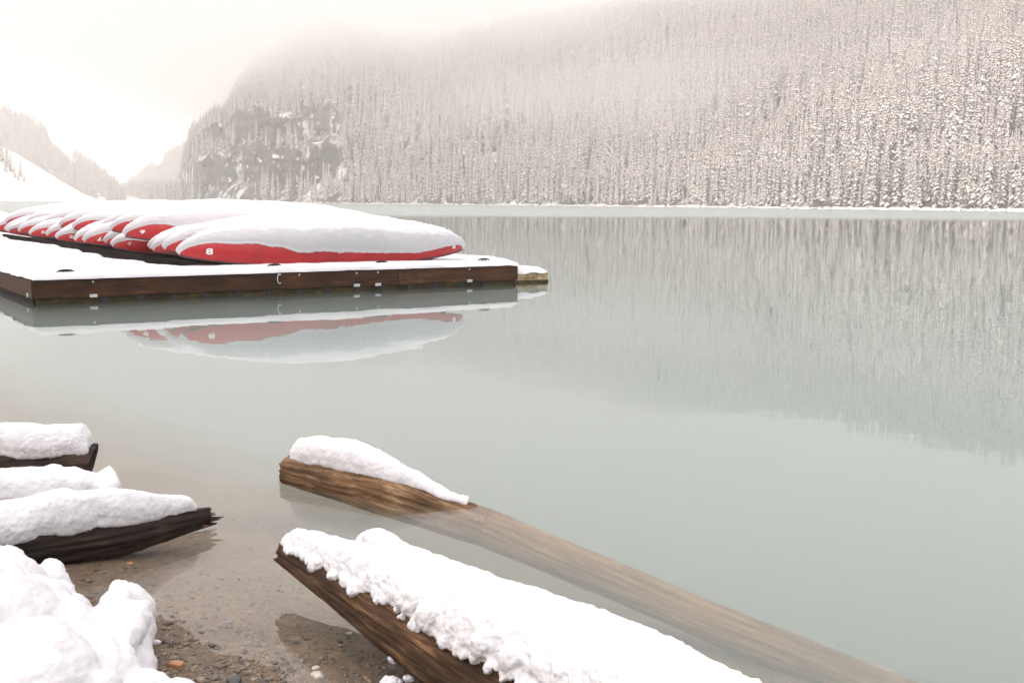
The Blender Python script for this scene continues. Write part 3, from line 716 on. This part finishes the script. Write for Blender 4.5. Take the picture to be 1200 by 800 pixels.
def cap_sweep(c, rad, th, alo, ahi, seed):
    """Closed sweep: snow lying over a log between the angles alo..ahi (radians from straight up, + = away from camera side)."""
    n = len(c); t, s, u = frames(c); K = 15; V = []
    w = np.linspace(0, 1, K)
    for i in range(n):
        a = alo[i] + (ahi[i] - alo[i]) * w; pr = np.clip(np.minimum(w, 1 - w) / .28, 0, 1) ** .6
        out = c[i] + (s[i] * np.sin(a)[:, None] + u[i] * np.cos(a)[:, None]) * (rad[i] * .98)
        top = out + (s[i] * np.sin(a)[:, None] * .55 + np.array([0, 0, 1.0]) * (.45 + .55 * np.cos(a)[:, None])) * (th[i] * pr + .002)[:, None]
        inn = c[i] + (s[i] * np.sin(a[::-1])[:, None] + u[i] * np.cos(a[::-1])[:, None]) * (rad[i] * .80)
        V += [tuple(p) for p in top] + [tuple(p) for p in inn]
    m = 2 * K; F = grid_faces(n, m, True); F += [list(range(m))[::-1], list(range((n - 1) * m, n * m))]
    return V, F
def edge_clumps(c, rad, alo, th, cnt, rng_, rmin, rmax, hang=.0, i0=0, i1=None):
    t, s, u = frames(c); out = []; i1 = i1 or len(c) - 1
    for _ in range(cnt):
        i = rng_.randint(i0, i1); a = alo[i] + rng_.uniform(-.25, .35); r = rng_.uniform(rmin, rmax)
        p = c[i] + (s[i] * math.sin(a) + u[i] * math.cos(a)) * (rad[i] + r * rng_.uniform(.1, .7)) + np.array([0, 0, -rng_.random() * hang])
        out.append(blob(p, (r * rng_.uniform(.8, 1.3), r * rng_.uniform(.8, 1.3), r * rng_.uniform(.8, 1.2)), 2))
    return out

# far-left log with a slanting saw cut
def snowy_log(label, pts, rad, th, alo, ahi, mat, seed, n=150, snow_range=(0, 1), clumps=40, cr=(.012, .028), voxel=.009, amp=.007, **kw):
    c = log_path(pts, n); r = np.interp(np.linspace(0, 1, n), np.linspace(0, 1, len(rad)), rad)
    base = tuple(c[n // 2] - np.array([0, 0, r[n // 2]]))
    e = tag(empty('log', base), label, 'log'); loc = np.array(base)
    v, f = wood_log(c, r, seed, **kw); wo_ = obj('wood', np.asarray(v) - loc, f, mat, e); ga = wo_.data.attributes.new('grain', 'FLOAT_VECTOR', 'POINT'); ga.data.foreach_set('vector', wood_log.grain.astype(np.float32).ravel())
    i0, i1 = int(snow_range[0] * (n - 1)), int(snow_range[1] * (n - 1)); cs, rs = c[i0:i1 + 1], r[i0:i1 + 1]; k = len(cs); u = np.linspace(0, 1, k)
    g = random.Random(seed)
    T_ = np.interp(u, np.linspace(0, 1, len(th)), th) * (1 + .16 * fbm(np.stack([u * 6, u * 0, u * 0], -1), 2, seed)) * np.clip(np.minimum(u, 1 - u) / .05 + .3, 0, 1) ** .6
    al = np.interp(u, np.linspace(0, 1, len(alo)), alo) + .12 * fbm(np.stack([u * 14, u * 0, u * 0], -1), 3, seed + 1)
    ah = np.interp(u, np.linspace(0, 1, len(ahi)), ahi) + .1 * fbm(np.stack([u * 10, u * 0, u * 0], -1), 3, seed + 2)
    parts = [cap_sweep(cs, rs, T_, al, ah, seed)]
    parts += edge_clumps(cs, rs, al, T_, clumps, g, cr[0], cr[1], kw.get('hang', 0))
    return e, parts, loc, voxel, amp
def finish_snow(e, parts, loc, voxel, amp, seed, sc=22, extra=()):
    me = fuse(list(parts) + list(extra), voxel, amp, sc, seed, 'snow'); o = link('snow', me, e, -Vector(loc)); return o

def Q(px, py, z): return np.array(P(px, py, z))
NEAR = -1.0   # angle sign: the camera side of a log running to the right is at +side? resolved by frames()
# log running left->right: t=+X, s = t x up = -Y (towards the camera): so the camera side has POSITIVE angles
e, p, l, vx, am = snowy_log('sawn dark log at the water edge, the one farthest out, its cut end slanting', [Q(-150, 553, .07), Q(107, 545, .07)], [.125, .115], [.115, .12], [-1.0, -1.0], [.95, .80], BARK_DARK, 401, jag1=.0, cut1=.035, furrow=.13, snow_range=(0, 1), clumps=60, cr=(.008, .016))
finish_snow(e, p, l, vx, .005, 402, 11)
e, p, l, vx, am = snowy_log('dark log almost buried in snow between the sawn log and the splintered one', [Q(-150, 616, .05), Q(60, 606, .05), Q(138, 596, .045)], [.10, .10, .09], [.12, .125, .11], [-1.1, -1.1], [.75, .9, 1.45, 1.5], BARK_DARK, 411, furrow=.14, clumps=50, cr=(.010, .02))
finish_snow(e, p, l, vx, .006, 412, 11)
e, p, l, vx, am = snowy_log('dark log with a splintered tip pointing out over the shallows', [Q(-160, 668, .055), Q(30, 644, .06), Q(140, 626, .06), Q(234, 607, .055)], [.115, .11, .095, .045], [.12, .115, .10, .045], [-1.1, -1.0], [.85, .95, .85, .6], BARK_DARK, 421, snow_range=(0, .99), clumps=60, cr=(.010, .022), jag1=.07, furrow=.16)
finish_snow(e, p, l, vx, .005, 422, 11)
g = random.Random(4); tip = Q(234, 607, .055) - l
for i in range(11):                                         # splinters of the broken tip
    a = g.uniform(-.9, 1.3); d0 = np.array([.93, .10 + g.uniform(-.12, .12), g.uniform(-.05, .06)]); ln = g.uniform(.05, .14)
    st_ = tip + np.array([g.uniform(-.06, -.01), math.cos(a) * .0 + g.uniform(-.035, .035), g.uniform(-.03, .035)])
    add('splinter', tube([tuple(st_), tuple(st_ + d0 * ln * .6), tuple(st_ + d0 * ln)], [.012, .008, .002], 5), GREY_LOG if i % 3 == 0 else BARK_DARK, e)
# drowned log
pts = [Q(341, 550, .045), Q(450, 577, .012), Q(575, 619, -.105), Q(830, 728, -.25), Q(1200, 876, -.50)]
e, p, l, vx, am = snowy_log('half-sunken log, snow on its raised end, slanting down into the lake', pts, [.09, .105, .095, .085, .085], [.11, .13, .12, .10, .06, .03, .02], [-1.15, -1.1, -.8, -.5, -.3], [.60, .62, .55, .45, .3], GREY_LOG, 431, n=320, snow_range=(.012, .445), clumps=30, cr=(.008, .016), jag0=.02, furrow=.09)
finish_snow(e, p, l, vx, .005, 432, 11)
# foreground logs
pts5 = [Q(338, 648, .15), Q(438, 705, .125), Q(560, 782, .10), Q(760, 900, .10), Q(980, 1030, .12)]
e5, p5, l5, vx, am = snowy_log('big foreground log with torn brown flank, its tip lifted over the water', pts5, [.055, .105, .13, .14, .14], [.055, .08, .10, .12, .12], [-1.3, -1.3], [.75, .75, .80, .78, .8], BARK, 441, n=240, snow_range=(0, 1), clumps=620, cr=(.006, .016), jag0=.03, furrow=.10)
g = random.Random(9); cs = log_path(pts5, 240); t_, s_, u_ = frames(cs); rs = np.interp(np.linspace(0, 1, 240), np.linspace(0, 1, 5), [.055, .105, .13, .14, .14])
ext = []
for k in range(90):                                         # snow tongues sagging over the flank
    i = g.randint(8, 170); a = g.uniform(.5, .7); r = g.uniform(.010, .019); drift = g.uniform(-.3, .3)
    for j in range(g.choice((1, 2, 2, 3, 3, 4))):
        a += .065; r = max(.006, r * g.uniform(.8, 1.2)); i = min(238, max(1, i))
        pp = cs[i] + (s_[i] * math.sin(a) + u_[i] * math.cos(a)) * (rs[i] + r * .35) + t_[i] * (drift * j * .01 + g.uniform(-.014, .014))
        ext.append(blob(pp, (r, r, r * 1.1), 2))
for k in range(60):                                         # uneven top
    i = g.randint(90, 238); a = g.uniform(-.8, .6); r = g.uniform(.03, .06)
    pp = cs[i] + (s_[i] * math.sin(a) + u_[i] * math.cos(a)) * (rs[i] + .03); ext.append(blob(pp, r, 2))
finish_snow(e5, p5, l5, .0055, .005, 442, 34, ext)
pts6 = [Q(430, 645, .10), Q(515, 697, .11), Q(625, 757, .12), Q(745, 822, .13), Q(915, 915, .14)]
e6, p6, l6, vx, am = snowy_log('slimmer log under smooth snow, alongside the big foreground log', pts6, [.05, .075, .09, .10, .10], [.05, .06, .08, .10, .10], [-1.25, -1.35], [1.35, 1.45, 1.6], BARK, 451, n=200, clumps=40, cr=(.01, .02))
c6 = log_path(pts6, 200); g = random.Random(10); ext = []
for i in range(84, 199, 2):                                 # the snow bridging both logs
    a, b = c6[i], cs[min(239, int(i * 1.12) + 22)]
    for w in (.25, .5, .75):
        pp = a * (1 - w) + b * w; pp[2] = max(a[2], b[2]) + .075 + g.uniform(-.015, .01); ext.append(blob(pp, (.10, .10, .085), 2))
finish_snow(e6, p6, l6, .008, .006, 452, 26, ext)

# ------------------------------------------------------------------ snow bank on the beach
g = random.Random(21); bank = []
def bz(p): return float(bed_z(np.array([p.x]), np.array([p.y]))[0])
def heap(px, py, z, rpx):
    p = P(px, py, z); r = rpx * (p - EYE).length / FPX
    bank.append(blob((p.x, p.y, p.z), r * g.uniform(.97, 1.03), 3))
for q in [(148, 715, .12, 32), (140, 745, .10, 40), (150, 770, .06, 30), (122, 760, .10, 40), (155, 745, .08, 24), (150, 790, .04, 32),
          (55, 690, .10, 27), (65, 705, .08, 20), (40, 720, .10, 40), (75, 735, .08, 35), (5, 665, .12, 26), (0, 700, .12, 50), (15, 740, .12, 55), (60, 770, .10, 60),
          (-30, 760, .15, 90), (20, 830, .12, 90), (100, 820, .08, 65), (160, 840, .04, 50), (205, 828, .02, 30), (232, 818, .01, 18), (185, 806, .02, 18), (105, 790, .09, 50), (-90, 700, .12, 80), (-60, 660, .10, 50), (85, 720, .07, 22)]:
    heap(*q)
for i in range(70):
    a = g.uniform(0, 6.28); q = g.choice([(148, 715, .12, 32), (150, 770, .06, 30), (55, 690, .10, 27), (5, 665, .12, 26), (205, 828, .02, 30), (140, 745, .10, 40)])
    heap(q[0] + math.cos(a) * q[3] * .93, q[1] + math.sin(a) * q[3] * .93, q[2], g.uniform(3, 7))
for i in range(120):
    q = g.choice([(148, 715, .12, 32), (140, 745, .10, 40), (122, 760, .10, 40), (55, 690, .10, 27), (40, 720, .10, 40), (75, 735, .08, 35), (0, 700, .12, 50), (15, 740, .12, 55), (60, 770, .10, 60), (105, 790, .09, 50), (100, 820, .08, 65)])
    a = g.uniform(0, 6.28); w = g.random() ** .5 * .8
    heap(q[0] + math.cos(a) * q[3] * w, q[1] + math.sin(a) * q[3] * w, q[2] + q[3] * .0024 * math.sqrt(1 - w * w) * .8, g.uniform(7, 15))
me = fuse(bank, .010, .012, 7, 77, 'snow_bank', SNOW, 7)
tag(link('snow_bank', me), 'lumpy fresh snow bank covering the gravel shore beside the splintered log', 'snow', kind='stuff')
for i, (px, py, r) in enumerate([(464, 768, .022), (478, 790, .014), (457, 797, .026), (181, 755, .013), (172, 770, .011)]):
    p = P(px, py, .02); z = bz(p)
    o = link('snow_clump', fuse([blob((0, 0, r * .5), (r * 1.3, r, r * .8), 2), blob((r * .8, .0, r * .4), (r * .8, r * .8, r * .6), 2)], .003, .002, 60, 90 + i, 'snow_clump'), None, (p.x, p.y, max(z, 0)))
    tag(o, 'small fallen snow clump on gravel below the big log' if i < 3 else 'tiny snow crumb on gravel beside the snow bank', 'snow', 'fallen snow clumps' if i < 3 else 'snow crumbs by the bank')

# ------------------------------------------------------------------ pebbles and stones
PAL = [(.19, .14, .095), (.15, .11, .075), (.23, .175, .125), (.11, .085, .065), (.27, .165, .09), (.16, .135, .11), (.21, .15, .10), (.28, .23, .18), (.07, .06, .055)]
def pebble_shape(g, sub=1):
    v = ICO.copy() if sub == 1 else None
    v = v * (1 + .16 * g.standard_normal((len(v), 1))); v = v * np.array([1, g.uniform(.6, .95), g.uniform(.35, .65)])
    a = g.uniform(0, 6.28); c, s = math.cos(a), math.sin(a)
    return np.stack([v[:, 0] * c - v[:, 1] * s, v[:, 0] * s + v[:, 1] * c, v[:, 2]], -1)
g = np.random.default_rng(31); V, F, TI = [], [], []; off = 0
N = 14000; PXr = g.uniform(-30, 760, N); PYr = 560 + 280 * np.sqrt(g.random(N))
for px, py in zip(PXr, PYr):
    p = P(px, py, -.06); s = shore_s(p.x, p.y)
    if s > 1.7 or g.random() > np.interp(s, [-.5, .3, 1.0, 1.7], [.75, .6, .35, .2]): continue
    r = .003 + .010 * g.random() ** 4
    if s < .25: r *= 1.35
    z = bz(p); v = pebble_shape(g) * r + np.array([p.x, p.y, z + r * .02])
    V.append(v); F += [[i + off for i in q] for q in ICOF]; off += len(v)
    c = np.array(PAL[g.integers(0, len(PAL))]) * .62 * g.uniform(.6, 1.1); TI.append(np.tile(np.append(c, 1), (len(v), 1)))
V = np.concatenate(V); me = mesh('gravel', V, F, PEB, False)
ca = me.color_attributes.new('tint', 'FLOAT_COLOR', 'POINT'); ca.data.foreach_set('color', np.concatenate(TI).astype(np.float32).ravel())
tag(link('gravel', me), 'small brown gravel on the beach and under the shallow water', 'gravel', kind='stuff')
def stone(px, py, r, col, label, group=None):
    p = P(px, py, 0); z = bz(p); p = P(px, py, max(z, -.3)); z = bz(p)
    bm = bmesh.new(); bmesh.ops.create_icosphere(bm, subdivisions=3, radius=1); v = np.array([q.co for q in bm.verts]); bm.verts.index_update(); f = [[q.index for q in fc.verts] for fc in bm.faces]; bm.free()
    sd = int(px * 7 + py); v = v * (1 + .22 * fbm(v * 1.3, 3, sd)[:, None]); v = np.sign(v) * np.abs(v) ** .8 * np.array([1, .75, .5]) * r
    a = sd * 1.7; c, s = math.cos(a), math.sin(a); v = np.stack([v[:, 0] * c - v[:, 1] * s, v[:, 0] * s + v[:, 1] * c, v[:, 2]], -1)
    me = mesh('stone', v, f, PEB); k = me.color_attributes.new('tint', 'FLOAT_COLOR', 'POINT'); k.data.foreach_set('color', np.tile(np.array([*col, 1], np.float32), len(v)))
    o = link('stone', me, None, (p.x, p.y, z + r * .16)); tag(o, label, 'stone', group); return o
stone(206, 781, .027, (.36, .17, .07), 'rusty orange stone on the gravel beside the snow bank')
stone(187, 753, .020, (.03, .03, .035), 'black wet stone at the edge of the snow bank')
stone(275, 800, .030, (.035, .035, .04), 'dark slate stone between the snow bank and the big log')
stone(372, 792, .024, (.42, .38, .33), 'pale rounded stone under the shadow of the big log')
stone(370, 783, .013, (.45, .42, .38), 'small pale stone touching the pale rounded stone')
stone(409, 739, .012, (.36, .33, .22), 'yellowish pebble seen under water beside the big log')
stone(152, 661, .014, (.45, .22, .10), 'orange pebble under water below the splintered log')
stone(268, 728, .015, (.10, .10, .11), 'blue-grey stone in the clear shallows')
g2 = np.random.default_rng(55)
for i in range(46):
    px, py = (g2.uniform(172, 300), g2.uniform(700, 800)) if i < 26 else (g2.uniform(280, 520), g2.uniform(768, 800))
    if i < 26 and (px - 172) > (py - 690) * 1.5: px = 172 + (py - 690) * g2.random()
    col = np.array(PAL[int(g2.integers(0, len(PAL)))]) * g2.uniform(.75, 1.1)
    stone(px, py, g2.uniform(.008, .017), tuple(col * .6), 'flat brownish stone among the gravel at the waterline', 'stones at the waterline')
for i in range(14):                                          # bigger stones sunk off the shore
    px, py = g2.uniform(620, 1180), g2.uniform(590, 790)
    p = P(px, py, -.3); z = bz(p); p = P(px, py, z); z = bz(p)
    o = stone(px, py, .05 + .05 * g2.random(), (.26, .20, .14), 'blurred pale stone on the lake bed beyond the sunken log', 'sunken stones'); o.location = (p.x, p.y, z)

# ------------------------------------------------------------------ haze and low cloud
HZM = bpy.data.materials.new('haze_air'); HZM.use_nodes = True; n_, l_ = HZM.node_tree.nodes, HZM.node_tree.links; n_.clear()
o_ = n_.new('ShaderNodeOutputMaterial'); hv = n_.new('ShaderNodeVolumePrincipled'); hv.inputs['Color'].default_value = (1.0, .988, .972, 1); hv.inputs['Anisotropy'].default_value = .1; hv.inputs['Density'].default_value = .00062
l_.new(hv.outputs[0], o_.inputs[1])
v, f = box(-2650, 2650, -60, 5200, -14, 420)
tag(obj('haze', v, f, HZM, smooth=False), 'thin pale haze over the whole lake', 'haze', kind='stuff')

CLM = bpy.data.materials.new('low_cloud_vapour'); CLM.use_nodes = True; n_, l_ = CLM.node_tree.nodes, CLM.node_tree.links; n_.clear()
def mth(op, a, b=None, c=None):
    q = n_.new('ShaderNodeMath'); q.operation = op
    for i, w in enumerate((a, b, c)):
        if w is None: continue
        if isinstance(w, (int, float)): q.inputs[i].default_value = w
        else: l_.new(w, q.inputs[i])
    return q.outputs[0]
def mrange(src, a, b, lo=0.0, hi=1.0):
    q = n_.new('ShaderNodeMapRange'); q.interpolation_type = 'SMOOTHSTEP'
    for i, w in enumerate((src, a, b, lo, hi)):
        if isinstance(w, (int, float)): q.inputs[i].default_value = w
        else: l_.new(w, q.inputs[i])
    return q.outputs[0]
o_ = n_.new('ShaderNodeOutputMaterial'); cv = n_.new('ShaderNodeVolumePrincipled'); cv.inputs['Color'].default_value = (1.0, .996, .991, 1); cv.inputs['Anisotropy'].default_value = .6
ge = n_.new('ShaderNodeNewGeometry'); sp = n_.new('ShaderNodeSeparateXYZ'); l_.new(ge.outputs['Position'], sp.inputs[0])
nz = n_.new('ShaderNodeTexNoise'); nz.inputs['Scale'].default_value = .006; nz.inputs['Detail'].default_value = 3; l_.new(ge.outputs['Position'], nz.inputs['Vector'])
warp = mth('MULTIPLY_ADD', nz.outputs[0], 70, -35)
zz = mth('ADD', sp.outputs[2], warp)
z0 = mth('SUBTRACT', 114, mth('MULTIPLY', 60, mth('MULTIPLY', mrange(sp.outputs[0], -520, -280), mrange(sp.outputs[0], 300, -60))))
deck = mrange(mth('SUBTRACT', zz, z0), 0, 75)
wisp = mth('MULTIPLY', mth('MULTIPLY', mrange(zz, 28, 50), mrange(zz, 80, 54)), mth('MULTIPLY', mrange(nz.outputs[0], .40, .58), mrange(sp.outputs[0], -130, 10)))
den = mth('MULTIPLY_ADD', mth('MULTIPLY', deck, mrange(sp.outputs[0], -560, -300, .5, 1.0)), .0070, mth('MULTIPLY', wisp, .0062))
l_.new(den, cv.inputs['Density']); l_.new(cv.outputs[0], o_.inputs[1])
v, f = box(-1700, 420, 400, 1900, 20, 330)
tag(obj('low_cloud', v, f, CLM, smooth=False), 'low white cloud hanging over the top of the mountainside', 'cloud', kind='stuff')
